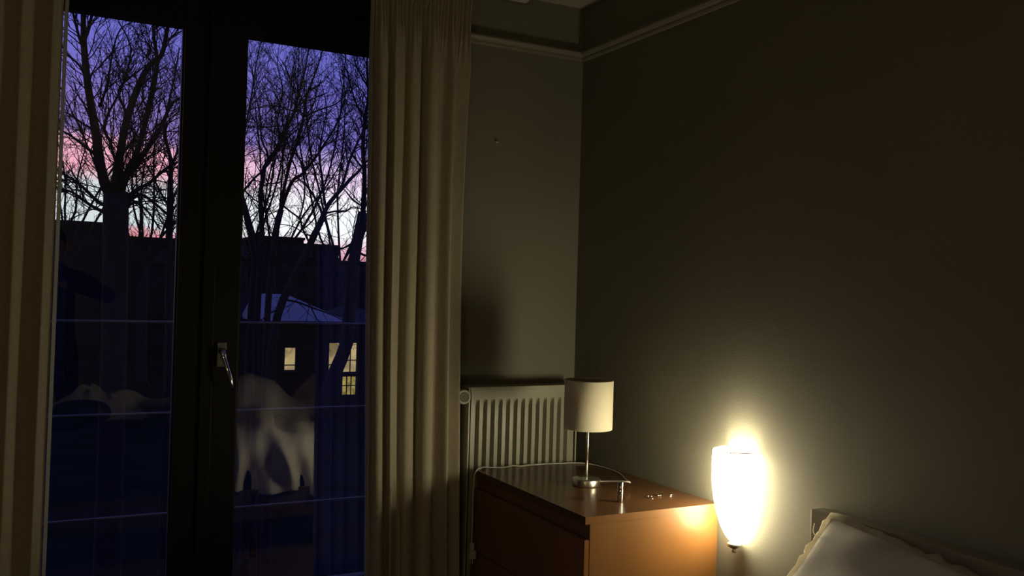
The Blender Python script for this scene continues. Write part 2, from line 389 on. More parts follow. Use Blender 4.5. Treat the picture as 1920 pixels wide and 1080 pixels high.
# ---------------------------------------------------------------- table lamp (off) with its cord
LXc, LYc = 1.680, 2.61
tl = thing('table_lamp', 'unlit table lamp with cream drum shade and steel stem on the chest', 'table lamp', (LXc, LYc, ZT)); P = Under(tl)
def V(r): return [(a+LXc, b+LYc, c) for a, b, c in r]
P('base', MB().lathe([(.044, ZT), (.0465, ZT+.001), (.0475, ZT+.003), (.0475, ZT+.0225), (.0462, ZT+.0245), (.012, ZT+.025), (.010, ZT+.028), (.0, ZT+.029)], (LXc, LYc, 0), 48), STEEL)
P('stem', MB().tube([(LXc, LYc, ZT+.02), (LXc, LYc, 1.06)], .0052, 14), STEEL)
ra, zb, zt = .0815, .972, 1.138
P('lamp_shade', MB().lathe([(ra, zb), (ra+.0012, zb+.002), (ra+.0012, zt-.002), (ra, zt), (ra-.0015, zt-.001), (ra-.0015, zb+.001)], (LXc, LYc, 0), 64, close=True), SHADE)
P('shade_liner', MB().lathe([(ra-.0018, zb+.002), (ra-.0018, zt-.002), (ra-.0026, zt-.002), (ra-.0026, zb+.002)], (LXc, LYc, 0), 64, close=True), SHADEIN)
s = MB(); 
for k in range(3):
    w = 2*PI*k/3+.4; s.tube([(LXc+.014*math.cos(w), LYc+.014*math.sin(w), 1.02), (LXc+(ra-.002)*math.cos(w), LYc+(ra-.002)*math.sin(w), 1.008)], .0014, 6)
P('shade_ring', s.lathe([(.017, 1.017), (.017, 1.023), (.013, 1.023), (.013, 1.017)], (LXc, LYc, 0), 24, close=True), STEEL)
P('bulb_holder', MB().lathe([(.012, 1.0), (.016, 1.004), (.016, 1.045), (.013, 1.052)], (LXc, LYc, 0), 20), PLASTIC)
P('bulb', MB().lathe([(.012, 1.05), (.014, 1.06), (.022, 1.085), (.023, 1.10), (.015, 1.118), (0, 1.124)], (LXc, LYc, 0), 20), PLASTIC)
def spline(ps, k=8):
    out = []; n = len(ps); ps = [Vector(p) for p in ps]
    for i in range(n-1):
        a, b, c, d = ps[max(i-1, 0)], ps[i], ps[i+1], ps[min(i+2, n-1)]
        for j in range(k):
            t = j/k; out.append(.5*((2*b)+(c-a)*t+(2*a-5*b+4*c-d)*t*t+(3*b-a-3*c+d)*t**3))
    return out+[ps[-1]]
zc = ZT+.0035
cord = spline([(LXc+.043, LYc-.018, ZT+.014), (1.748, 2.545, ZT+.022), (1.775, 2.50, ZT+.027), (1.80, 2.53, ZT+.016), (1.86, 2.64, zc), (1.905, 2.76, zc), (1.90, 2.90, zc), (1.86, 2.955, zc), (1.80, 2.966, zc), (1.75, 2.975, zc), (1.70, 2.968, zc+.002), (1.66, 2.978, zc), (1.62, 2.970, zc), (1.59, 2.974, zc+.003), (1.55, 2.968, zc), (1.50, 2.972, zc+.002), (1.462, 2.965, zc+.006), (1.428, 2.955, ZT-.004), (1.421, 2.952, ZT-.06), (1.4195, 2.95, ZT-.2), (1.419, 2.95, .56), (1.419, 2.95, .52)])
P('power_cord', MB().tube(cord, .0027, 8), CORD, label='pale cord along the back edge')
pl = MB(); px, py, pz = 1.419, 2.95, .47
pl.bbox(px-.011, px+.011, py-.017, py+.017, pz, pz+.03, .004); pl.bbox(px-.007, px+.007, py-.009, py+.009, pz+.028, pz+.055, .003)
for d in (-.0095, .0095): pl.tube([(px, py+d, pz+.001), (px, py+d, pz-.019)], .002, 8)
P('plug', pl, CORD, label='plug hanging loose')

# small things on the chest top
q = thing('metal_tube', 'small shiny upright steel tube on the chest near its front edge', 'cosmetic tube', (1.648, 2.362, ZT)); P = Under(q)
P('tube_body', MB().lathe([(.0085, ZT+.0005), (.0092, ZT+.002), (.0092, ZT+.038), (.0088, ZT+.039)], (1.648, 2.362, 0), 24), CHROME)
P('tube_cap', MB().lathe([(.0088, ZT+.0392), (.0092, ZT+.041), (.0092, ZT+.061), (.0085, ZT+.0635), (0, ZT+.064)], (1.648, 2.362, 0), 24), CHROME)
e = MB(); pts = [(1.775+.011*math.cos(w/10), 2.375+.014*math.sin(w/10), ZT+.0016+.001*math.sin(w/10)) for w in range(5, 50, 3)]
tag(e.tube(pts, .0016, 8).build('hoop_earring', CHROME), 'open silver hoop lying on the chest beside the steel tube', 'earring')
e = MB(); pts = []
for i in range(40):
    w = i*.55; pts.append((1.817+.008*math.cos(w)*(1-i/90), 2.392+.010*math.sin(w*1.3), ZT+.0014+.0035*abs(math.sin(i*.4))))
tag(e.tube(pts, .0011, 6).build('chain', CHROME), 'little crumpled heap of silver chain on the chest', 'necklace')
tag(MB().tube([(1.852, 2.375, ZT+.0016), (1.862, 2.379, ZT+.0028), (1.871, 2.374, ZT+.0016)], [.0012, .0022, .0012], 8).build('ear_stud', CHROME), 'tiny silver stud on the chest closest to the wall lamp', 'earring')

# ---------------------------------------------------------------- radiator
RX0, RX1, RZ0, RZ1, RF, RB = 1.420, 1.888, .30, 1.075, 3.012, 3.085
ra_ = thing('radiator', 'cream ribbed panel radiator on the wall behind the chest', 'radiator', (1.65, 3.05, RZ0)); P = Under(ra_)
n = 13; x0, x1 = RX0+.028, RX1-.028; pitch_ = (x1-x0)/n
def ribbed(yf, depth):
    xs = [RX0+.0125]; ds = [0.]
    for i in range(n):
        b = x0+i*pitch_
        for t, d in ((.06, 0), (.14, .5), (.20, 1), (.46, 1), (.52, .5), (.60, 0)): xs.append(b+t*pitch_); ds.append(d)
    xs.append(RX1-.0125); ds.append(0.)
    zz = [(RZ0+.006, 0), (RZ0+.045, 0), (RZ0+.06, .6), (RZ0+.075, 1), (RZ1-.075, 1), (RZ1-.058, .6), (RZ1-.046, 0), (RZ1-.012, 0)]
    vs = [(x, yf+depth*d*k, z) for z, k in zz for x, d in zip(xs, ds)]; m_ = len(xs)
    return MB().add(vs, [(j*m_+i, j*m_+i+1, (j+1)*m_+i+1, (j+1)*m_+i) for j in range(len(zz)-1) for i in range(m_-1)])
P('front_panel', ribbed(RF+.004, .021), RADP); P('back_panel', ribbed(RB-.004, -.015), RADP)
for xa, xb in ((RX0, RX0+.007), (RX1-.007, RX1)): P('side_cover', MB().bbox(xa, xb, RF, RB, RZ0, RZ1, .002), RADP)
fr_ = MB(); fr_.bbox(RX0+.0071, RX1-.0071, RF, RF+.007, RZ1-.013, RZ1+.001, .002); fr_.bbox(RX0+.0071, RX1-.0071, RB-.007, RB, RZ1-.013, RZ1+.001, .002)
for i in range(36):
    xx = RX0+.02+i*(RX1-RX0-.04)/35; fr_.box(xx-.0025, xx+.0025, RF+.007, RB-.007, RZ1-.008, RZ1-.004)
P('top_grille', fr_, RADP)
for xx in (RX0+.08, RX1-.08): P('bracket', MB().box(xx-.012, xx+.012, RB, WY, RZ0+.1, RZ1-.1), RADP)
vx, vz, vy = 1.388, 1.043, 3.04
v = P('valve', MB().tube([(RX0+.004, vy, vz), (vx, vy, vz)], .009, 12).tube([(vx, vy, vz+.0), (vx, vy, vz-.06)], .0085, 12).tube([(vx, vy-.03, vz), (vx, vy+.006, vz)], .012, 14), STEEL)
P('pipe', MB().tube([(vx, vy, vz-.06), (vx, vy, .005)], .0075, 12), RADP, v)
P('valve_head', MB().lathe([(.018, .0), (.024, .004), (.0265, .012), (.0265, .042), (.025, .047), (.019, .049), (.0185, .044)], (vx, vy-.016, vz), 32, axis=(-.05, -1, .05)), PLASTIC, v, label='round white valve head')
P('valve_cap', MB().lathe([(.0180, .040), (.0180, .045), (.012, .047), (.009, .044), (.005, .047), (0, .048)], (vx, vy-.016, vz), 24, axis=(-.05, -1, .05)), GREYPL, v, label='grey disc in the valve head')
tag(MB().lathe([(.0015, 0), (.0015, .008), (.005, .0085), (.005, .010), (0, .012)], (1.556, WY, 2.0), 12, axis=(0, -1, 0)).build('nail', SHADE), 'tiny shiny nail in the bare wall above the radiator', 'nail')

# ---------------------------------------------------------------- bed, pillows, duvet
BX0, BX1, BY0, BY1, MZ = -.10, 1.86, .32, 1.735, .575
bd = thing('bed', 'low double bed with navy sheet and plain headboard against the wall', 'bed', (.9, 1.08, 0)); P = Under(bd)
P('headboard', MB().bbox(1.885, RX-.002, BY0-.05, 1.806, .10, .863, .006), HEADB)
P('side_rail', MB().bbox(BX0, 1.885, BY1+.002, BY1+.028, .18, .34, .004), BROWN); P('side_rail', MB().bbox(BX0, 1.885, BY0-.028, BY0-.002, .18, .34, .004), BROWN)
P('foot_rail', MB().bbox(BX0-.028, BX0-.002, BY0-.028, BY1+.028, .18, .36, .004), BROWN)
for x in (BX0+.02, 1.82):
    for y in (BY0+.03, BY1-.03): P('leg', MB().bbox(x-.025, x+.025, y-.025, y+.025, 0, .25, .003), BROWN)
P('slat_base', MB().box(BX0, 1.88, BY0, BY1, .25, .28), BROWN)
P('mattress', MB().bbox(BX0+.005, 1.88, BY0+.005, BY1-.005, .282, MZ, .035), NAVY, label='mattress under a navy sheet')

def cushion(w_, h_, t_, seed, nu=40, nv=32, wr=.006):
    """pillow surface in its own plane: two bulging faces meeting at a seam; returns (front grid, seam points)"""
    rnd = random.Random(seed); ph = [rnd.uniform(0, 6.28) for _ in range(6)]
    def edge(u, v):
        x = (u-.5)*w_; y = (v-.5)*h_
        pin = 1-.055*(1-abs(2*u-1)**4)*0; ex = .045*(1-(2*v-1)**2); ey = .05*(1-(2*u-1)**2)
        return x*(1-ex*abs(2*u-1)), y*(1-ey*abs(2*v-1))
    def face(sgn):
        def fn(u, v):
            x, y = edge(u, v); b = (max(0, 1-abs(2*u-1)**2.6)*max(0, 1-abs(2*v-1)**2.6))**.5
            wv = wr*b*(math.sin(9*u+5*v+ph[0])+.7*math.sin(14*v-8*u+ph[1])+.6*math.sin(23*u+ph[2])*abs(2*v-1))
            return Vector((x, y, sgn*(t_*.5*b+wv)))
        return fn
    seam = []
    for i in range(120):
        t = i/120*4; k = int(t); r = t-k
        u, v = ((r, 0), (1, r), (1-r, 1), (0, 1-r))[k]
        x, y = edge(u, v); seam.append(Vector((x, y, 0)))
    return face(1), face(-1), seam
def pillow(label, origin, ax, ay, w_, h_, t_, seed, pip=.005, thread=False):
    """origin: centre; ax along the width, ay up the slope"""
    ax = Vector(ax).normalized(); ay = Vector(ay); ay = (ay-ax*ay.dot(ax)).normalized(); az_ = ax.cross(ay); o_ = Vector(origin)
    T = lambda p: o_+ax*p.x+ay*p.y+az_*p.z
    f, b, seam = cushion(w_, h_, t_, seed)
    root = thing('pillow', label, 'pillow', tuple(o_), 'white pillows on the bed'); P = Under(root)
    mb = MB(); mb.grid(44, 34, lambda u, v: T(f(u, v))); mb.grid(44, 34, lambda u, v: T(b(u, v)))
    P('pillowcase', mb, LINEN)
    rnd = random.Random(seed); m2 = MB(); sp = [T(p+Vector((rnd.gauss(0, pip*.22), rnd.gauss(0, pip*.22), rnd.gauss(0, pip*.2)))) for p in seam]
    P('edging', m2.tube(sp+[sp[0]], [pip*rnd.uniform(.62, 1.3) for _ in range(121)], 7), PIPING, label='fluffy pale edging')
    if thread:
        i_ = 97; c = [sp[i_]+Vector(q_) for q_ in thread]; P('loose_thread', MB().tube(spline(c, 5), .0016, 6), PIPING)
    return root
# the near pillow leans on the headboard: top edge along the wall, side edge running down towards the mattress
A = Vector((1.868, 1.742, .868)); Bq = Vector((1.862, 1.06, .812)); Dq = Vector((1.595, 1.715, .585))
axv = (Bq-A); ayv = (A-Dq); cen = A+axv*.5-ayv*.5
pillow('big white pillow with fluffy edging leaning on the headboard next to the lit wall lamp', cen, axv, ayv, axv.length, ayv.length, .095, 3, .0125,
       thread=[(0, 0, 0), (.004, .004, .012), (.002, .012, .026), (.004, .010, .046)])
A2 = Vector((1.83, 1.10, .80)); axv2 = Vector((0, -.64, .05)); ayv2 = Vector((.28, 0, .30))
pillow('white pillow on the far half of the bed leaning at the headboard', A2+axv2*.5-ayv2*.5+Vector((-.02, -.01, .02)), axv2, ayv2, .64, .42, .15, 9)

def duvet(u, v):
    # u along the bed from the foot side to the pillows, v from the far side over the top and down the near side
    x = .80+.78*u+.05*math.sin(5*v+1)
    L1 = .981
    if v < L1:
        y = .44+(1.70-.44)*(v/L1)
        z = MZ+.045+.16*math.exp(-((v-.22)/.20)**2)*(.75+.35*math.sin(3*u+.6))+.05*math.exp(-((u-.55)/.25)**2)
        z += .022*math.sin(11*u+4*v)+.016*math.sin(17*v-6*u)+.012*math.sin(25*u+9*v)
        rim = min(1, u/.10)*min(1, (1-u)/.08); z = MZ+.012+(z-MZ-.012)*(rim**.5)
        dr = max(0, (v-.90)/.08); z -= .03*dr*dr
    else: y, z = 0, 0
    return x, y, z
def duvet_fn(u, v):
    top = .66
    if v <= top: return Vector(duvet(u, v/top*.98))
    t = (v-top)/(1-top); p0 = Vector(duvet(u, .98)); w_ = 19*u+2.5*math.sin(3*u)
    dz = (p0.z-.33-.03*math.sin(6*u+.5)-.02*math.sin(13*u))*t
    out = .062*math.sin(min(1, t*2.4)*PI/2)
    fold = (.036*math.sin(w_+2.2*t)+.018*math.sin(2.1*w_-3*t+1))*min(1, t*1.8)
    x = p0.x+.05*t*math.sin(w_*.5+1)-.06*t*(u-.5)
    return Vector((x, p0.y+out+fold+.012, p0.z-dz))
dv = thing('duvet', 'rumpled white duvet spilling over the window side of the bed', 'duvet', (1.2, 1.1, MZ)); P = Under(dv)
c = P('duvet_cover', MB().grid(90, 110, duvet_fn), LINEN); md = c.modifiers.new('thick', 'SOLIDIFY'); md.thickness = .022; md.offset = -1

# clothes and a bag left at the foot of the bed, seen mirrored in the glass
def heap(cx, cy, rx, ry, hz_, seed, z0):
    rnd = random.Random(seed); ph = [rnd.uniform(0, 6.28) for _ in range(6)]
    def fn(u, v):
        a = 2*PI*u; r = v; e_ = 1+.16*math.sin(2*a+ph[0])+.12*math.sin(3*a+ph[1])+.07*math.sin(7*a+ph[2])
        h_ = hz_*max(0, 1-r**2.2)*(1+.22*math.sin(9*r+2*a+ph[3])+.15*math.sin(5*a+ph[4]))
        return (cx+rx*e_*r*math.cos(a), cy+ry*e_*r*math.sin(a), z0+.004+h_+.006*math.sin(9*a)*r)
    return MB().grid(64, 22, fn)
cl = thing('cardigan', 'cream knitted cardigan in a heap at the foot of the bed', 'cardigan', (.33, .54, MZ)); P = Under(cl)
P('knit', heap(.33, .54, .27, .13, .16, 4, MZ), KNIT)
P('sleeve', MB().tube(spline([(.44, .56, MZ+.14), (.55, .54, MZ+.15), (.64, .52, MZ+.10), (.74, .52, MZ+.085), (.88, .50, MZ+.115)]), .03, 12), KNIT)
bgq = thing('shoulder_bag', 'black slouchy shoulder bag lying against the cream cardigan on the bed', 'bag', (.27, .745, MZ)); P = Under(bgq)
P('bag_body', MB().grid(40, 24, lambda u, v: (lambda a, b: (.27+.16*math.cos(a)*math.sin(b)**.7*(1+.08*math.sin(3*a)), 0.745+.075*math.sin(a)*math.sin(b)**.7, MZ+.072+.068*math.cos(b)*(1+.12*math.cos(2*a))))(2*PI*u, PI*(.001+.998*v))), BAG)
P('strap', MB().tube(spline([(.14, .75, MZ+.06), (.10, .88, MZ+.03), (.22, .95, MZ+.012), (.36, .92, MZ+.02), (.42, .75, MZ+.06)]), .007, 8), BAG)

# ---------------------------------------------------------------- outside: ground, houses, blocks of flats
GZ = -5.0
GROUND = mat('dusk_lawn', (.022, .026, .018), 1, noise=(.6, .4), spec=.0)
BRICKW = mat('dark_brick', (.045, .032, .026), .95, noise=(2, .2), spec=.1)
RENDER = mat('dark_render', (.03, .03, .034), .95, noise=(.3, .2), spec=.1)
ROOFM = mat('pale_metal_roof', (.50, .47, .40), .6, 0, grain=((.8, .2, .2), .08))
ROOFD = mat('dark_tile_roof', (.02, .02, .024), .8, spec=.2)
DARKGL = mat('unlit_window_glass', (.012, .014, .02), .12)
WFRAME = mat('dark_window_frame', (.02, .02, .022), .6)
LIT = emit('lit_room_window', (1, .74, .36), .62, noise=1.3)
LITY = emit('lit_yellow_window', (1, .80, .22), .50, noise=3.5)
BARK = mat('dark_bark', (.045, .040, .036), .95, noise=(8, .25), bump=(18, .6), spec=.1)
TWIG = mat('twig_bark', (.022, .020, .021), .95, spec=.05)
gnd = MB().box(-90, 130, EX+.4, 170, GZ-.3, GZ); struct('ground', gnd, GROUND)
# the near house with its pale hipped roof
hs = thing('house', 'two-storey house with pale bluish hipped roof and lit windows behind the trees', 'house', (12, 48, GZ)); P = Under(hs)
hx0, hx1, hy0, hy1, ez = 8.6, 16.6, 45.2, 53, -.42
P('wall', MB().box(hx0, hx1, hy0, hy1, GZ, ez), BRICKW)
def hip(x0, x1, y0, y1, z, zr, rx0, rx1, yr): return MB().add([(x0, y0, z), (x1, y0, z), (x1, y1, z), (x0, y1, z), (rx0, yr, zr), (rx1, yr, zr)], [(0, 1, 5, 4), (1, 2, 5), (2, 3, 4, 5), (3, 0, 4), (3, 2, 1, 0)])
P('roof', hip(9.75, 14.35, 44.85, 49.2, -.30, 1.02, 9.9, 11.6, 47.0), ROOFM)
P('side_roof', hip(14.1, 17.0, 45.0, 53.3, -.42, .45, 15.2, 15.9, 49), ROOFD); P('back_roof', hip(8.2, 14.3, 48.4, 53.4, -.42, .95, 9.8, 12.6, 50.6), ROOFD)
P('gutter', MB().tube([(9.7, 44.84, -.33), (14.4, 44.84, -.33)], .06, 8), WFRAME)
P('chimney', MB().box(12.9, 13.5, 50, 50.7, .2, 1.75).box(12.85, 13.55, 49.95, 50.75, 1.75, 1.87), BRICKW)
def window(P, x0, x1, z0, z1, y, bars, glow, sill=True, depth=.10):
    f = MB(); t = .055
    f.box(x0-t, x0, y-depth, y, z0-t, z1+t); f.box(x1, x1+t, y-depth, y, z0-t, z1+t); f.box(x0, x1, y-depth, y, z1, z1+t); f.box(x0, x1, y-depth, y, z0-t, z0)
    for b in bars[0]: f.box(x0+(x1-x0)*b-.025, x0+(x1-x0)*b+.025, y-depth*.8, y-depth*.2, z0, z1)
    for b in bars[1]: f.box(x0, x1, y-depth*.75, y-depth*.25, z0+(z1-z0)*b-.025, z0+(z1-z0)*b+.025)
    w_ = P('window', f, WFRAME)
    P('pane', MB().box(x0, x1, y-.035, y-.012, z0, z1), glow, w_)
    if sill: P('sill', MB().box(x0-.1, x1+.1, y-depth-.08, y, z0-t-.08, z0-t), WFRAME, w_)
window(P, 11.14, 11.66, -2.72, -1.62, 45.2, ([], [.22]), LIT)
window(P, 13.38, 13.90, -2.95, -1.38, 45.2, ([], [.30]), LIT)
window(P, 14.12, 14.82, -2.85, -1.38, 45.2, ([.55], [.4]), LIT)
window(P, 14.12, 14.82, -4.02, -3.10, 45.2, ([.33, .66], [.5]), LITY, False)
window(P, 9.2, 9.9, -2.72, -1.5, 45.2, ([.5], []), DARKGL)
# blocks of flats on the skyline
def block(label, x0, x1, y0, y1, zt, cols, rows, par=.35, cat='apartment building', extra=None):
    r = thing('apartment_block', label, cat, ((x0+x1)/2, (y0+y1)/2, GZ), 'dark buildings on the skyline'); P = Under(r)
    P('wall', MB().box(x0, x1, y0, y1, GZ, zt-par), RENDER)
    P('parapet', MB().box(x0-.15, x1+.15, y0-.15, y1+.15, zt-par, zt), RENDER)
    hh = (zt-par-GZ)/rows
    for i in range(cols):
        for j in range(rows):
            cx = x0+(i+.5)*(x1-x0)/cols; cz = GZ+(j+.55)*hh; w2 = min(.7, (x1-x0)/cols*.3)
            P('window', MB().box(cx-w2, cx+w2, y0-.06, y0-.001, cz-hh*.22, cz+hh*.22), DARKGL)
    if extra: P('roof_box', MB().box(*extra, zt, zt+.9), RENDER)
    return r
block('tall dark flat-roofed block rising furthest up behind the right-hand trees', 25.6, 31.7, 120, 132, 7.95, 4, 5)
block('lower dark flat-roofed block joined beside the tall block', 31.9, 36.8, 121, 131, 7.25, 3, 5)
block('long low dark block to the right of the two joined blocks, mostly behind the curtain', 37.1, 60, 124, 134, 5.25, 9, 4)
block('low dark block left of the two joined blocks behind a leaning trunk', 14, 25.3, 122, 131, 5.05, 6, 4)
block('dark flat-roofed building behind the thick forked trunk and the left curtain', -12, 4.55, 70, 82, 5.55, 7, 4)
block('dark building with lower roof between the thick forked trunk and the slim tree', 4.8, 13, 71, 80, 4.72, 4, 4)
